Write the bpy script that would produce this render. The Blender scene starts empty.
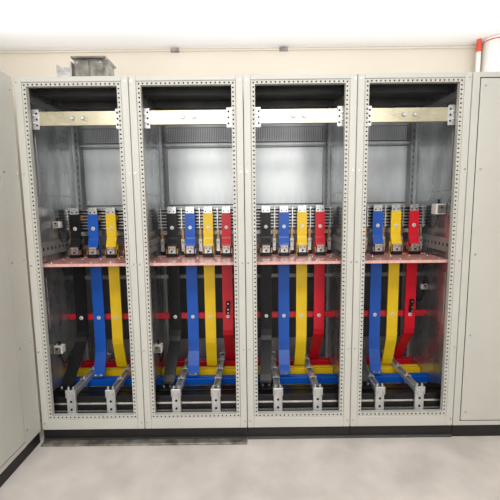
import bpy, bmesh, math
from mathutils import Vector, Matrix
S=bpy.context.scene
COL=S.collection
S.view_settings.view_transform='Standard'

# ---------------- materials ----------------
def lin(c):
    return tuple((v/255/12.92 if v/255<=0.04045 else ((v/255+0.055)/1.055)**2.4) for v in c)+(1,)
def mat(name,rgb,metal=0,rough=.5,var=.06,scale=6,bump=0,stretch=(1,1,1),rvar=0,spec=.5):
    m=bpy.data.materials.new(name); m.use_nodes=True
    n=m.node_tree.nodes; l=m.node_tree.links
    b=n['Principled BSDF']; b.inputs['Metallic'].default_value=metal; b.inputs['Roughness'].default_value=rough
    b.inputs['Specular IOR Level'].default_value=spec
    tc=n.new('ShaderNodeTexCoord'); mp=n.new('ShaderNodeMapping'); mp.inputs['Scale'].default_value=stretch
    no=n.new('ShaderNodeTexNoise'); no.inputs['Scale'].default_value=scale; no.inputs['Detail'].default_value=5; no.inputs['Roughness'].default_value=.5
    l.new(tc.outputs['Object'],mp.inputs[0]); l.new(mp.outputs[0],no.inputs[0])
    r=n.new('ShaderNodeValToRGB'); c=lin(rgb)
    r.color_ramp.elements[0].position=.33; r.color_ramp.elements[1].position=.67
    r.color_ramp.elements[0].color=tuple(max(0,v*(1-var*2)) for v in c[:3])+(1,)
    r.color_ramp.elements[1].color=tuple(min(1,v*(1+var)) for v in c[:3])+(1,)
    l.new(no.outputs[0],r.inputs[0]); l.new(r.outputs[0],b.inputs['Base Color'])
    if rvar:
        mr=n.new('ShaderNodeMapRange'); mr.inputs[3].default_value=max(.05,rough-rvar); mr.inputs[4].default_value=rough+rvar
        l.new(no.outputs[0],mr.inputs[0]); l.new(mr.outputs[0],b.inputs['Roughness'])
    if bump:
        bp=n.new('ShaderNodeBump'); bp.inputs['Strength'].default_value=bump; bp.inputs['Distance'].default_value=.01
        l.new(no.outputs[0],bp.inputs['Height']); l.new(bp.outputs[0],b.inputs['Normal'])
    return m
CREAM=mat('cream_powder_coat',(202,201,193),0,.42,.02,3)
CREAM2=mat('cream_perforated',(196,195,187),0,.45,.02,3)
HOLE=mat('hole_dark',(22,22,22),0,.8,.02)
GALV=mat('galvanised_steel',(182,185,187),.78,.28,.18,4,.28,(1.6,1.6,.6),rvar=.12)
GALVB=mat('galvanised_back',(184,187,188),.68,.34,.14,3.5,.22,(1.6,1,.5),rvar=.12)
POST=mat('galvanised_post',(168,171,171),.5,.40,.08,5)
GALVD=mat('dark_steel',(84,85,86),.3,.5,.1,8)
PLINTH=mat('plinth_black',(24,22,22),0,.5,.1,5)
GOLD=mat('yellow_zinc_plate',(204,196,170),.8,.30,.08,6,.05,rvar=.12)
GOLDS=mat('silver_zinc_plate',(198,193,174),.8,.32,.08,6,.05,rvar=.12)
SILV=mat('tinned_copper',(212,212,210),.8,.26,.10,20)
FIN=mat('dull_tinned_fin',(176,176,176),.8,.30,.10,20)
ZINC=mat('white_zinc',(206,207,207),.55,.34,.10,12)
BLACK=mat('black_sleeve',(18,18,20),0,.34,.08,10,spec=.35)
BLUE=mat('blue_sleeve',(8,86,188),0,.32,.06,8)
YEL=mat('yellow_sleeve',(246,205,22),0,.32,.05,8)
RED=mat('red_sleeve',(214,20,42),0,.32,.06,8)
REDR=mat('red_glass_polyester',(190,28,44),0,.45,.08,12)
PINK=mat('pink_laminate',(224,158,150),0,.25,.14,45)
PINKE=mat('pink_edge',(230,180,172),0,.35,.08,40)
WHITE=mat('white_plastic',(226,224,218),0,.4,.03)
BRASS=mat('copper_bolt',(196,150,104),.75,.3,.14,20)
WALL=mat('wall_paint',(216,207,192),0,.8,.02,1.5)
CEIL=mat('ceiling_paint',(252,252,252),0,.9,.004,2)
FLOOR=mat('floor_concrete',(220,213,207),0,.45,.09,3.5,.02)
ORANGE=mat('red_pipe',(216,76,50),0,.5,.05)
GREYBOX=mat('grey_metal_box',(146,142,134),.5,.45,.28,16,.12)

# ---------------- mesh accumulator ----------------
class M:
    def __init__(s): s.b=bmesh.new()
    def face(s,vs,mi=0):
        f=s.b.faces.new([s.b.verts.new(v) for v in vs]); f.material_index=mi; return f
    def box(s,x0,x1,y0,y1,z0,z1,mi=0,bev=0):
        r=bmesh.ops.create_cube(s.b,size=1)
        mtx=Matrix.Translation(((x0+x1)/2,(y0+y1)/2,(z0+z1)/2))@Matrix.Diagonal((abs(x1-x0),abs(y1-y0),abs(z1-z0),1))
        bmesh.ops.transform(s.b,matrix=mtx,verts=r['verts'])
        fs=set(f for v in r['verts'] for f in v.link_faces)
        for f in fs: f.material_index=mi
        if bev:
            es=list(set(e for v in r['verts'] for e in v.link_edges))
            rr=bmesh.ops.bevel(s.b,geom=es,offset=bev,segments=1,affect='EDGES')
            for f in rr['faces']: f.material_index=mi
        return s
    def cyl(s,c,r,h,axis='Y',seg=12,mi=0):
        rr=bmesh.ops.create_cone(s.b,cap_ends=True,segments=seg,radius1=r,radius2=r*.88 if h<.1 else r,depth=h)
        rot={'Y':Matrix.Rotation(math.radians(90),4,'X'),'X':Matrix.Rotation(math.radians(90),4,'Y'),'Z':Matrix.Identity(4)}[axis]
        bmesh.ops.transform(s.b,matrix=Matrix.Translation(c)@rot,verts=rr['verts'])
        for v in rr['verts']:
            for f in v.link_faces: f.material_index=mi
        return s
    def ribbon(s,path,w,t,mi=0):
        rings=[]; n=len(path)
        for i,p in enumerate(path):
            p=Vector(p); a=Vector(path[max(0,i-1)]); b=Vector(path[min(n-1,i+1)])
            d=(b-a); d.x=0; d.normalize(); nn=Vector((0,-d.z,d.y))
            d1=(p-a); d1.x=0
            k=1.0
            if 0<i<n-1: k=1/max(.5,abs(d1.normalized().dot(d)))
            rings.append([s.b.verts.new(p+Vector((sx*w/2,0,0))+nn*sy*t/2*k) for sx,sy in((-1,-1),(1,-1),(1,1),(-1,1))])
        for i in range(n-1):
            for j in range(4):
                f=s.b.faces.new([rings[i][j],rings[i][(j+1)%4],rings[i+1][(j+1)%4],rings[i+1][j]]); f.material_index=mi
        s.b.faces.new(rings[0][::-1]).material_index=mi; s.b.faces.new(rings[-1]).material_index=mi
        return s
    def tube(s,path,r,seg=8,mi=0):
        rings=[]; n=len(path)
        for i,p in enumerate(path):
            p=Vector(p); d=(Vector(path[min(n-1,i+1)])-Vector(path[max(0,i-1)])).normalized()
            a=d.orthogonal().normalized() if i==0 else (pa-d*pa.dot(d)).normalized()
            pa=a; b=d.cross(a)
            rings.append([s.b.verts.new(p+(a*math.cos(t)+b*math.sin(t))*r) for t in[2*math.pi*k/seg for k in range(seg)]])
        for i in range(n-1):
            for j in range(seg):
                f=s.b.faces.new([rings[i][j],rings[i][(j+1)%seg],rings[i+1][(j+1)%seg],rings[i+1][j]]); f.material_index=mi; f.smooth=True
        s.b.faces.new(rings[0][::-1]); s.b.faces.new(rings[-1])
        return s
    def perf(s,o,u,v,n,L,c0,c1,hc,h,pitch,depth,mi=0,mh=1,hv=None):
        """strip along v (length L), across u from c0..c1, real pockets at hc"""
        o,u,v,n=map(Vector,(o,u,v,n)); hv=hv or h
        P=lambda a,b,d=0:o+u*a+v*b-n*d
        N=max(1,int(L/pitch)); pitch=L/N
        x0,x1=hc-h/2,hc+h/2
        for i in range(N):
            a=i*pitch; b=a+pitch; h0=a+(pitch-hv)/2; h1=h0+hv
            for q in(((c0,a),(c1,a),(c1,h0),(c0,h0)),((c0,h1),(c1,h1),(c1,b),(c0,b)),((c0,h0),(x0,h0),(x0,h1),(c0,h1)),((x1,h0),(c1,h0),(c1,h1),(x1,h1))):
                s.face([P(*k) for k in q],mi)
            cs=[(x0,h0),(x1,h0),(x1,h1),(x0,h1)]
            for k in range(4):
                a1,b1=cs[k],cs[(k+1)%4]
                s.face([P(*a1),P(*b1),P(*b1,depth*.8),P(*a1,depth*.8)],mh)
            s.face([P(*k,depth*.8) for k in cs],mh)
        cs=[(c0,0),(c1,0),(c1,L),(c0,L)]
        for k in range(4):
            a1,b1=cs[k],cs[(k+1)%4]
            s.face([P(*a1),P(*a1,depth),P(*b1,depth),P(*b1)],mi)
        s.face([P(*k,depth) for k in cs],mi)
        return s
    def mesh(s,name,mats,off=(0,0,0)):
        bmesh.ops.translate(s.b,vec=-Vector(off),verts=s.b.verts)
        bmesh.ops.recalc_face_normals(s.b,faces=s.b.faces)
        me=bpy.data.meshes.new(name); s.b.to_mesh(me); s.b.free()
        for m in mats: me.materials.append(m)
        return me
def obj(name,m,mats,parent=None,base=(0,0,0),label=None):
    if not isinstance(mats,(list,tuple)): mats=[mats]
    o=bpy.data.objects.new(name,m.mesh(name,mats,base)); COL.objects.link(o)
    if parent: o.parent=parent
    else: o.location=base
    if label: o['label']=label
    return o
def empty(name,base,label,cat,group=None):
    e=bpy.data.objects.new(name,None); e.empty_display_size=.05; e.location=base; COL.objects.link(e)
    e['label']=label; e['category']=cat
    if group: e['group']=group
    return e
def copy_tree(o,off=None,parent=None):
    c=o.copy(); COL.objects.link(c)
    if parent: c.parent=parent
    if off is not None: c.location=Vector(o.location)+Vector(off)
    for ch in [x for x in list(o.children)]: copy_tree(ch,None,c)
    return c
def structure(o): o['kind']='structure'; return o
def bolt_mesh():
    m=M(); m.cyl((0,0,0),.011,.004,'Y',16); m.cyl((0,-.005,0),.0075,.008,'Y',6); return m.mesh('bolt',[SILV])
BOLT=bolt_mesh()
def bolt(parent,loc,name='bolt',me=None,rot=None):
    o=bpy.data.objects.new(name,me or BOLT); COL.objects.link(o); o.parent=parent; o.location=loc
    if rot: o.rotation_euler=rot
    return o
m_=M(); m_.cyl((0,0,0),.0065,.004,'Y',12); SCREW=m_.mesh('screw',[SILV])
m_=M(); m_.cyl((0,0,0),.014,.004,'Y',20,0); m_.cyl((0,-.004,0),.007,.006,'Y',6,1); WASHER=m_.mesh('marker_bolt',[WHITE,SILV])
m_=M(); m_.cyl((0,0,0),.015,.003,'Y',16,1); m_.cyl((0,-.005,0),.010,.009,'Y',6,0); BIGBOLT=m_.mesh('centre_bolt',[SILV,POST])

W=.675; X0=-1.35; ZB=.085; ZT=2.30; OB=.180; OT=2.247; DEP=.76; g=.002
FR=.070; PL=.044; ZS=1.172
# ---------------- room ----------------
m=M(); m.box(-3.6,3.6,1.0,1.1,-.05,2.86); structure(obj('wall_back',m,WALL))
m=M(); m.box(-3.6,3.6,-4.5,1.1,-.05,0); structure(obj('floor',m,FLOOR))
m=M(); m.box(-3.6,3.6,-4.5,1.1,2.86,2.92); structure(obj('ceiling',m,CEIL))
m=M(); m.box(-3.7,-3.6,-4.5,1.1,-.05,2.92); structure(obj('wall_left',m,WALL))
m=M(); m.box(3.6,3.7,-4.5,1.1,-.05,2.92); structure(obj('wall_right',m,WALL))
m=M(); m.box(-1.34,-.002,-.050,-.002,0,.014,0,.002); structure(obj('trim_1',m,GREYBOX))

# ---------------- open cabinet (bay local coordinates) ----------------
G='row of open switchgear cabinets'
def cabinet():
    E=empty('switchgear_cabinet',(X0,0,0),'open cream steel switchgear cabinet in the row','cabinet',G)
    w=W
    m=M()
    m.box(g,PL,0,.05,ZB,ZT,0,.003); m.box(w-PL,w-g,0,.05,ZB,ZT,0,.003)
    m.box(PL,w-PL,.0,.05,ZT-.030,ZT,0,.003); m.box(PL,w-PL,0,.05,ZB,ZB+.070,0,.003)
    obj('front_frame',m,CREAM,E)
    y=.004
    zA=ZB+.072; zB=ZT-.032
    H=.009; PT=.026; RD=.03; hc=.060
    m=M(); m.perf((0,y,zA),(1,0,0),(0,0,1),(0,-1,0),zB-zA,PL+.002,FR,hc,H,PT,RD); obj('perforated_rail',m,[CREAM2,HOLE],E)
    m=M(); m.perf((w,y,zA),(-1,0,0),(0,0,1),(0,-1,0),zB-zA,PL+.002,FR,hc,H,PT,RD); obj('perforated_rail',m,[CREAM2,HOLE],E)
    m=M(); m.perf((FR,y,OT),(0,0,1),(1,0,0),(0,-1,0),w-2*FR,0,zB-OT,.010,H,PT,RD); obj('perforated_rail',m,[CREAM2,HOLE],E)
    m=M(); m.perf((FR,y,zA),(0,0,1),(1,0,0),(0,-1,0),w-2*FR,0,OB-zA,.012,H,PT,RD); obj('perforated_rail',m,[CREAM2,HOLE],E)
    m=M(); m.box(PL-.002,PL+.004,.012,.04,zA,zB); m.box(w-PL-.004,w-PL+.002,.012,.04,zA,zB); obj('gasket',m,HOLE,E)
    for sgn in (0,1):
        m=M()
        xa,xb=(.004,.010) if sgn==0 else (w-.010,w-.004)
        m.box(xa,xb,.05,DEP,ZB,ZT,0)
        xi=xb if sgn==0 else xa; d=.004 if sgn==0 else -.004
        for (ya,yb,za,zb) in ((.16,.60,1.62,2.16),(.16,.60,.72,1.08)):
            m.box(min(xi,xi+d),max(xi,xi+d),ya,yb,za,zb,0,.002)
        obj('side_panel',m,GALV,E)
        for ya in (.055,.655):
            m=M()
            if sgn==0: m.perf((xi+.02,ya,ZB+.02),(0,1,0),(0,0,1),(1,0,0),ZT-ZB-.04,0,.05,.025,.012,.05,.019,0,1,.02)
            else: m.perf((xi-.02,ya,ZB+.02),(0,1,0),(0,0,1),(-1,0,0),ZT-ZB-.04,0,.05,.025,.012,.05,.019,0,1,.02)
            obj('inner_post',m,[POST,HOLE],E)
        m=M()
        if sgn==0: m.perf((xi+.016,.11,1.22),(0,0,1),(0,1,0),(1,0,0),.50,0,.09,.045,.02,.05,.014,0,1,.015)
        else: m.perf((xi-.016,.11,1.22),(0,0,1),(0,1,0),(-1,0,0),.50,0,.09,.045,.02,.05,.014,0,1,.015)
        obj('side_rail',m,[POST,HOLE],E)
        m=M()
        if sgn==0: m.box(xi,xi+.018,.11,.65,2.19,2.23)
        else: m.box(xi-.018,xi,.11,.65,2.19,2.23)
        obj('side_rail',m,POST,E)
    m=M(); m.box(.004,w-.004,DEP,DEP+.008,ZB,ZT,0); obj('back_panel',m,GALVB,E)
    m=M(); m.box(.05,w-.05,DEP-.012,DEP-.003,1.55,2.00,0,.003); p=obj('back_plate',m,GALVB,E)
    for x in(.075,w-.075):
        for z in(1.58,1.97): bolt(p,(x,DEP-.014,z),'screw',SCREW)
    m=M(); m.box(.046,w-.046,DEP-.003,DEP-.0005,1.544,2.006); obj('back_gasket',m,GALVD,E)
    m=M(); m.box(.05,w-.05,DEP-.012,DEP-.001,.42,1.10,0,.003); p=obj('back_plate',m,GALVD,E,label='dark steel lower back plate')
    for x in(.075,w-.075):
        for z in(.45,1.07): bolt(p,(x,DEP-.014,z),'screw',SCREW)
    m=M(); m.box(.05,w-.05,DEP-.006,DEP-.001,2.04,2.16,1)
    for i in range(40):
        x=.055+i*(w-.11)/40
        m.box(x,x+.010,DEP-.012,DEP-.006,2.045,2.155)
    m.box(.03,w-.03,DEP-.025,DEP-.001,2.015,2.030)
    obj('ribbed_strip',m,[GALVB,GALVD],E)
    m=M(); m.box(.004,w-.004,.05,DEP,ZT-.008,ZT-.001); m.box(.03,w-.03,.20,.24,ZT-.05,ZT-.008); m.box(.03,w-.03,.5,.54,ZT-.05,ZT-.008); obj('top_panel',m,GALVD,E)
    m=M(); m.box(.004,w-.004,.05,DEP,ZB,ZB+.008); obj('bottom_panel',m,GALV,E)
    m=M(); m.box(0.001,w-.001,.012,DEP,0.018,ZB,0); m.box(0.001,w-.001,.004,.012,0,.018,1); m.box(0.001,w-.001,.012,DEP,0,.018,0); obj('plinth',m,[PLINTH,GALVD],E)
    for x in (.018,w-.018):
        for z in (.13,.62,1.18,1.74,2.27): bolt(E,(x,-.001,z),'screw',SCREW)
    z=ZS; m=M()
    m.box(.03,w-.03,.07,.372,z,z+.005,0); m.box(.03,w-.03,.408,.66,z,z+.005,0); m.box(.03,w-.03,.064,.07,z-.012,z+.006,1)
    s=obj('shelf',m,[PINK,PINKE],E,label='pink laminate insulating shelf')
    for i in range(5):
        bolt(s,(.08+i*(w-.16)/4,.12,z+.007),'screw',SCREW,rot=(-math.pi/2,0,0))
        bolt(s,(.08+i*(w-.16)/4,.28,z+.007),'screw',SCREW,rot=(-math.pi/2,0,0))
    m=M(); m.box(.012,w-.012,.412,.432,.70,.745,0,.002); obj('support_bar',m,REDR,E,label='red insulating support bar')
    m=M(); m.box(.012,w-.012,.55,.57,.98,1.01,0,.002); obj('support_bar',m,POST,E)
    return E
CAB=cabinet()
B0=-.022   # first bay: bars sit a little closer to the side panel
def repl(E,bdx=0):
    out=[E]
    for k in (1,2,3): out.append(copy_tree(E,(W*k,0,0)))
    if bdx: E.location.x+=bdx
    return out
cabs=repl(CAB)
cabs[0]['label']='open cream steel switchgear cabinet beside the projecting cabinet'
cabs[3]['label']='open cream steel switchgear cabinet beside the closed cabinet'

# ---------------- crossbar ----------------
def crossbar(bay,mt,lab):
    E=empty('mounting_crossbar',(X0+W*bay+W/2,.055,2.03),lab,'crossbar','mounting crossbars')
    l=lambda x,y,z:(x-W/2,y-.055,z-2.03)
    m=M(); m.box(.075,W-.075,.062,.068,2.035,2.118,0,.001); m.box(.075,W-.075,.068,.09,2.035,2.040,0); m.box(.075,W-.075,.068,.09,2.113,2.118,0)
    p=obj('plate',m,mt,E,(W/2,.055,2.03))
    for x in (.305,.37): bolt(p,l(x,.060,2.077),'centre_bolt',BIGBOLT)
    for x in(.185,.49): bolt(p,l(x,.060,2.077),'screw',SCREW)
    for x0 in(.04,W-.105):
        m=M(); m.box(x0,x0+.065,.054,.061,2.01,2.13,0,.002)
        xh=x0+.052 if x0<.1 else x0+.013
        for z in(2.035,2.07,2.105): m.cyl((xh,.0535,z),.007,.003,'Y',12,1)
        p=obj('end_bracket',m,[ZINC,HOLE],E,(W/2,.055,2.03))
        xb=x0+.038 if x0<.1 else x0+.030
        bolt(p,l(xb,.052,2.05)); bolt(p,l(xb,.052,2.095))
for k in range(4):
    if k==2: crossbar(k,GOLDS,'silvery zinc plated crossbar bolted across cabinet top')
    else: crossbar(k,GOLD,'pale gold zinc plated crossbar bolted across cabinet top')

# ---------------- phase busbars ----------------
PH={'black':(.146,BLACK,[(.39,1.53),(.39,.62),(.38,.575),(.36,.545),(.19,.36),(.165,.325),(.15,.312),(.09,.305)],-.018,.078),
    'blue':(.276,BLUE,[(.39,1.53),(.39,.50),(.385,.46),(.35,.36),(.34,.32),(.325,.305),(.30,.303)],0,.078),
    'yellow':(.406,YEL,[(.39,1.53),(.39,.56),(.395,.52),(.44,.36),(.455,.32),(.47,.305),(.50,.303)],-.004,.076),
    'red':(.536,RED,[(.39,1.53),(.39,.62),(.40,.58),(.56,.36),(.585,.32),(.60,.305),(.655,.303)],0,.074)}
def phase(col):
    x,mt,path,dx,wd=PH[col]
    E=empty('phase_busbar',(X0+x,.39,0.30),f'{col} sleeved vertical busbar bent at the foot','busbar',f'{col} vertical busbars')
    B=(x,.39,.30)
    zt=path[1][1]; pts=[]
    for i,(y,z) in enumerate(path):
        k=0 if i<2 else min(1,(zt-z)/(zt-.31))
        pts.append((x+dx*k,y,z))
    # upper sleeve bends forward to its terminal
    m=M(); m.ribbon([(x,.385,1.488),(x,.385,1.315),(x,.380,1.300),(x,.360,1.262),(x,.356,1.250)],wd-.006,.014); m.ribbon([(x,.39,1.27),*pts[1:]],wd+.002,.014)
    obj('sleeve',m,mt,E,B)
    m=M(); m.box(x-.032,x+.032,.384,.391,1.482,1.536,0,.002)
    for ddx in(-.016,.016):
        m.cyl((x+ddx,.381,1.521),.007,.007,'Y',6,0); m.cyl((x+ddx,.381,1.501),.005,.007,'Y',6,1)
    obj('connector',m,[SILV,HOLE],E,B)
    m=M(); m.box(x-.036,x+.036,.335,.372,ZS+.007,ZS+.028,1,.003)
    m.box(x-.028,x+.028,.345,.356,ZS+.028,1.255,0,.002)
    m.box(x-.042,x-.034,.345,.37,ZS+.028,1.235,2); m.box(x+.034,x+.042,.345,.37,ZS+.028,1.235,2)
    for ddx in(-.013,.013): m.cyl((x+ddx,.341,1.240),.008,.01,'Y',6,2)
    m.cyl((x,.341,1.217),.008,.01,'Y',6,1)
    obj('terminal',m,[SILV,BLACK,BRASS],E,B)
    for z in(1.385,.724): bolt(E,(0,-.014 if z>1 else -.010,z-.30),'marker_bolt',WASHER)
    fx=x+dx; fy,fz=path[-1]
    m=M(); y0=min(fy,path[-2][0]); y1=max(fy,path[-2][0])
    for ddx in(-.022,.022): m.cyl((fx+ddx,(y0+y1)/2,fz+.013),.008,.014,'Z',6)
    m.box(fx-.034,fx+.034,(y0+y1)/2-.014,(y0+y1)/2+.014,fz+.004,fz+.009)
    obj('foot_clamp',m,SILV,E,B)
    return E
for c in PH: repl(phase(c),B0)

# ---------------- upper horizontal busbars + insulators ----------------
def upper():
    B=(W/2,.50,1.20)
    E=empty('distribution_busbar',(X0+W/2,.50,1.20),'finned stack of tinned horizontal busbars with black insulators','busbar','horizontal distribution busbars')
    for i in range(7):
        z=1.378+i*.0225
        m=M(); m.box(.034,W-.034,.425,.53,z,z+.009,0); obj('bar',m,FIN,E,B)
    m=M(); m.box(.038,W-.038,.445,.525,1.370,1.524); obj('insulating_core',m,BLACK,E,B)
    for x in(.060,.211,.341,.471,.616):
        m=M(); m.box(x-.005,x+.005,.412,.424,1.37,1.53,1,.002)
        for z in(1.385,1.455,1.515): m.cyl((x,.409,z),.008,.01,'Y',6,1)
        obj('insulator',m,[BLACK,SILV],E,B)
        m=M(); m.box(x-.020,x+.020,.45,.50,ZS+.007,1.26,0,.004); m.box(x-.014,x+.014,.435,.45,1.205,1.300,1,.002); m.cyl((x,.431,1.275),.009,.01,'Y',6,2); m.cyl((x,.431,1.240),.007,.01,'Y',6,1); m.box(x-.008,x+.008,.44,.452,1.30,1.39,2)
        obj('terminal_block',m,[BLACK,SILV,BRASS],E,B)
    for x in(.146,.276,.406,.536):
        m=M(); m.box(x-.020,x+.020,.398,.426,1.44,1.48,0,.003); obj('link',m,BRASS,E,B)
    for z in(1.22,1.325):
        m=M(); m.box(.034,W-.034,.50,.515,z,z+.03); obj('bar',m,SILV if z>1.3 else BRASS,E,B)
    return E
repl(upper())

# ---------------- bottom main busbars ----------------
def stack(nm,B,rows,mt):
    E=empty('main_busbar',(X0+W/2,B[1],.13),f'{nm} sleeved horizontal main busbar stack at cabinet base','busbar',f'{nm} main busbars')
    for ya,yb in rows:
        for z,h in((.130,.040),(.183,.040),(.236,.046)):
            m=M(); m.box(.012,W-.012,ya,yb,z,z+h,0,.0015); obj('bar',m,mt,E,B)
        for z,h in((.170,.013),(.223,.013)):
            m=M(); m.box(.030,W-.030,ya+.002,yb-.003,z,z+h); obj('spacer',m,SILV,E,B)
    repl(E)
stack('black',(W/2,.13,.13),((.062,.116),(.134,.192)),BLACK)
stack('blue',(W/2,.325,.13),((.296,.320),(.332,.356)),BLUE)
stack('yellow',(W/2,.475,.13),((.446,.470),(.482,.506)),YEL)
stack('red',(W/2,.625,.13),((.590,.615),(.635,.660)),RED)
def support(x):
    B=(x,.38,.095)
    E=empty('busbar_support',(X0+x,.38,.095),'zinc plated busbar clamp frame with bolted posts','bracket','busbar supports')
    m=M()
    for sx in(-1,1):
        a,b=sorted((x+sx*.016,x+sx*.022)); m.box(a,b,.030,.69,.284,.318,0,.001)
    m.box(x-.016,x+.016,.030,.69,.284,.290,0)
    obj('top_rail',m,ZINC,E,B)
    m=M(); m.box(x-.022,x+.022,.05,.70,.094,.128,0,.002); obj('bottom_rail',m,ZINC,E,B)
    m=M(); m.box(x-.029,x+.029,.038,.060,.10,.340,0,.003)
    for z in(.150,.203,.258): m.cyl((x,.0375,z),.009,.004,'Y',12,1)
    m.box(x-.033,x+.033,.030,.062,.286,.340,0,.004); m.box(x-.033,x+.033,.034,.062,.10,.128,0,.003)
    for sx in(-1,1): m.cyl((x+sx*.018,.028,.314),.008,.01,'Y',6,0); m.cyl((x+sx*.016,.048,.348),.007,.018,'Z',6,0)
    obj('front_clamp',m,[ZINC,HOLE],E,B)
    for y in(.24,.395,.55,.68):
        m=M(); m.box(x-.015,x+.015,y-.010,y+.010,.128,.284,0,.002); m.box(x-.026,x+.026,y-.014,y+.014,.318,.324,0,.001); m.cyl((x,y,.332),.009,.018,'Z',6,0); obj('post',m,ZINC,E,B)
    return E
repl(support(.205),B0); repl(support(.468),B0)

# ---------------- small wall devices ----------------
def device(bay,side,y,z,s,label):
    xi=.034 if side==0 else W-.034; sg=1 if side==0 else -1
    B=(xi,y,z)
    E=empty('junction_box',(X0+W*bay+xi,y,z),label,'junction box','small white junction boxes')
    a,b=sorted((xi-sg*.018,xi+sg*.045*s))
    m=M(); m.box(a,b,y-.03*s,y+.03*s,z-.032*s,z+.032*s,0,.005); obj('body',m,WHITE,E,B)
    m=M(); m.box(a+.01,b-.006,y-.036*s,y-.03*s,z-.024*s,z+.024*s,0,.002); m.cyl(((a+b)/2,y-.038*s,z+.01),.007,.008,'Y',10,1); obj('lid',m,[GREYBOX,BLACK],E,B)
    for d in(1,-1):
        m=M(); m.cyl(((a+b)/2,y,z+d*.045*s),.009,.03,'Z',10); obj('cable_gland',m,BLACK,E,B)
    cx=(a+b)/2
    P=[Vector(p) for p in((cx,y,z-.05*s),(cx+sg*.005,y+.015,z-.09),(cx+sg*.002,y+.05,z-.125),(cx-sg*.006,y+.12,z-.12),(cx-sg*.008,y+.19,z-.08))]
    path=[]
    for i in range(len(P)-1):
        p0=P[max(0,i-1)];p1=P[i];p2=P[i+1];p3=P[min(len(P)-1,i+2)]
        for k in range(5):
            t=k/5; path.append(.5*((2*p1)+(p2-p0)*t+(2*p0-5*p1+4*p2-p3)*t*t+(3*p1-p0-3*p2+p3)*t**3))
    path.append(P[-1])
    m=M(); m.tube(path,.0035); obj('cable',m,BLACK,E,B)
device(0,0,.20,.56,.9,'small white junction box on galvanised side panel')
device(1,0,.25,.54,.9,'small white junction box on galvanised side panel')
device(2,0,.45,.55,.8,'small white junction box on galvanised side panel')
device(3,1,.22,1.50,1.1,'white junction box on side panel above the pink shelf')
device(3,1,.40,.93,.6,'white junction box on side panel below the pink shelf')
device(0,0,.30,1.42,.7,'white junction box on side panel above the pink shelf')

E=empty('cable_clamp',(X0+.536,.375,.80),'black clamp with silver screws on red busbar','clamp','black cable clamps')
m=M(); m.box(-.014,.014,-.016,.006,-.055,-.005,0,.003); m.box(-.010,.019,-.017,.006,.008,.042,0,.003); m.box(-.006,.006,-.014,0,-.02,.02); obj('body',m,BLACK,E)
for z in(-.043,-.017,.026): bolt(E,(0.003,-.018,z),'screw',SCREW)
copy_tree(E,(W,0,0)); copy_tree(E,(W*3,0,0)); E.location.x+=B0

# ---------------- neighbouring closed cabinets ----------------
E=empty('closed_cabinet',(1.35,0,0),'closed cream steel cabinet with screwed front panel','cabinet')
m=M(); m.box(.002,.74,.02,DEP,ZB,ZT,0,.003); obj('body',m,CREAM,E)
m=M(); m.box(.002,.045,0,.02,ZB,ZT,0,.002); m.box(.69,.74,0,.02,ZB,ZT,0,.002); m.box(.045,.69,.0,.02,ZT-.03,ZT,0,.002); m.box(.045,.69,.0,.02,ZB,ZB+.03,0,.002); obj('front_frame',m,CREAM,E)
m=M(); m.box(.050,.685,-.004,.018,ZB+.036,ZT-.036,0,.004); p=obj('front_panel',m,CREAM,E)
m=M(); m.box(.044,.691,.004,.012,ZB+.029,ZT-.029); obj('gasket',m,HOLE,E)
for x in(.075,.66):
    for z in(.18,.70,1.22,1.74,2.22): bolt(p,(x,-.006,z),'screw',SCREW)
m=M(); m.box(.002,.74,.012,DEP,0,ZB); obj('plinth',m,PLINTH,E)
E=empty('projecting_cabinet',(-1.356,0,0),'cream steel cabinet standing square to the row','cabinet')
m=M(); m.box(-.70,-.02,-.95,-.003,ZB,ZT,0,.003); obj('body',m,CREAM,E)
m=M(); m.box(-.02,0,-.165,-.003,ZB,ZT,0,.002); m.box(-.02,0,-.95,-.80,ZB,ZT,0,.002); m.box(-.02,0,-.80,-.165,ZT-.03,ZT,0); m.box(-.02,0,-.80,-.165,ZB,ZB+.03,0); f=obj('side_frame',m,CREAM,E)
m=M(); m.box(-.018,.004,-.794,-.172,ZB+.036,ZT-.036,0,.004); obj('side_panel',m,CREAM,E)
m=M(); m.box(-.014,-.005,-.801,-.164,ZB+.029,ZT-.029); obj('gasket',m,HOLE,E)
for z in(.18,.70,1.22,1.74,2.22):
    for y in(-.03,-.145):
        bolt(f,(.001,y,z),'screw',SCREW,rot=(0,0,math.pi/2))
m=M(); m.box(-.70,-.012,-.95,-.003,0,ZB); obj('plinth',m,PLINTH,E)

# ---------------- things above ----------------
E=empty('metal_enclosure',(-.985,.30,ZT),'weathered grey metal enclosure on top of the cabinet','electrical box')
m=M(); m.box(-.10,.10,-.08,.08,0,.185,0,.005); m.box(-.112,.112,-.10,.09,.178,.192,0,.003); obj('body',m,GREYBOX,E)
m=M(); m.box(-.09,-.004,-.088,-.08,.015,.170,0,.003); m.box(.004,.09,-.088,-.08,.015,.170,0,.003); p=obj('lid',m,GREYBOX,E)
for x in(-.075,.075):
    for z in(.03,.155): bolt(p,(x,-.09,z),'screw',SCREW)
m=M(); m.cyl((.03,-.03,.20),.014,.02,'Z',12); obj('cable_gland',m,BLACK,E)
E=empty('lifting_bracket',(-1.155,.28,ZT),'small silver folded bracket beside the grey enclosure','bracket')
m=M(); m.box(-.05,.05,-.05,.05,0,.012); m.box(-.05,-.04,-.05,.05,.012,.15); m.box(.038,.048,-.05,.05,.012,.17); m.box(-.05,.048,.04,.05,.012,.17,0,.002); obj('body',m,SILV,E)
bolt(E,(0,-.0,.014),'bolt',rot=(-math.pi/2,0,0))
E=empty('pipe',(1.915,.90,0),'slim pale upright pipe with red upper end','pipe')
obj('tube',M().cyl((0,0,1.38),.018,2.76,'Z',20),WHITE,E)
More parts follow.
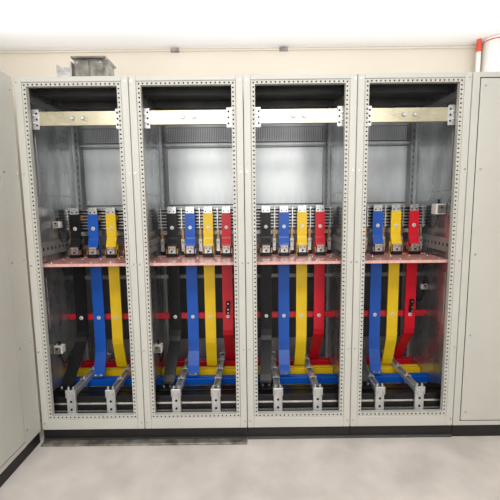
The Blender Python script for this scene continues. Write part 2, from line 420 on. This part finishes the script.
obj('pipe_end',M().cyl((0,0,2.81),.020,.098,'Z',20),ORANGE,E,label='red pipe end')
E=empty('drain_pipe',(2.04,.89,0),'wide white upright pipe behind the closed cabinet','pipe')
obj('tube',M().cyl((0,0,1.43),.085,2.85,'Z',28),WHITE,E)
obj('collar',M().cyl((0,0,2.84),.090,.02,'Z',28),ORANGE,E,label='red collar')
E=empty('conduit',(0,.985,2.835),'thin pale conduit clipped along the wall','conduit')
obj('tube',M().cyl((0,0,0),.007,6.4,'X',12),WALL,E)
for x in(-.58,.33):
    m=M(); m.box(x-.035,x+.035,-.012,.014,-.012,.014,0,.003); obj('clip',m,GREYBOX,E)

# ---------------- light ----------------
w=bpy.data.worlds.new('World'); S.world=w; w.use_nodes=True
w.node_tree.nodes['Background'].inputs[0].default_value=(1,.99,.97,1); w.node_tree.nodes['Background'].inputs[1].default_value=.58
def area(n,loc,rot,sx,sy,e,col=(1,.985,.96)):
    l=bpy.data.lights.new(n,'AREA'); l.shape='RECTANGLE'; l.size=sx; l.size_y=sy; l.energy=e; l.color=col
    o=bpy.data.objects.new(n,l); COL.objects.link(o); o.location=loc; o.rotation_euler=[math.radians(a) for a in rot]; return o
area('ceiling_and_fill_light',(0,-1.9,2.80),(20,0,0),3.2,.5,34)
area('ceiling_and_fill_light',(0,-3.6,2.0),(80,0,0),3.4,.8,44)  # added frontal fill hung below the ceiling, brightens the cabinet interiors
area('added_ceiling_fill',(0,-2.0,2.3),(155,0,0),3.5,.4,20,(1,1,1))  # added fill aimed upward to whiten ceiling and wall, no fixture there
area('added_cabinet_top_fill',(0,.36,2.33),(180,0,0),4.4,.2,19,(1,1,1))  # unseen lamp added behind the cabinets' top edges to whiten the ceiling

# ---------------- camera ----------------
c=bpy.data.cameras.new('camera'); c.lens=36*364/500; c.sensor_width=36
co=bpy.data.objects.new('camera',c); COL.objects.link(co)
co.matrix_world=Matrix.Translation((.03,-2.24,1.53))@Matrix.Rotation(math.radians(90-6.8),4,'X')@Matrix.Rotation(math.radians(-.65),4,'Z')
S.camera=co
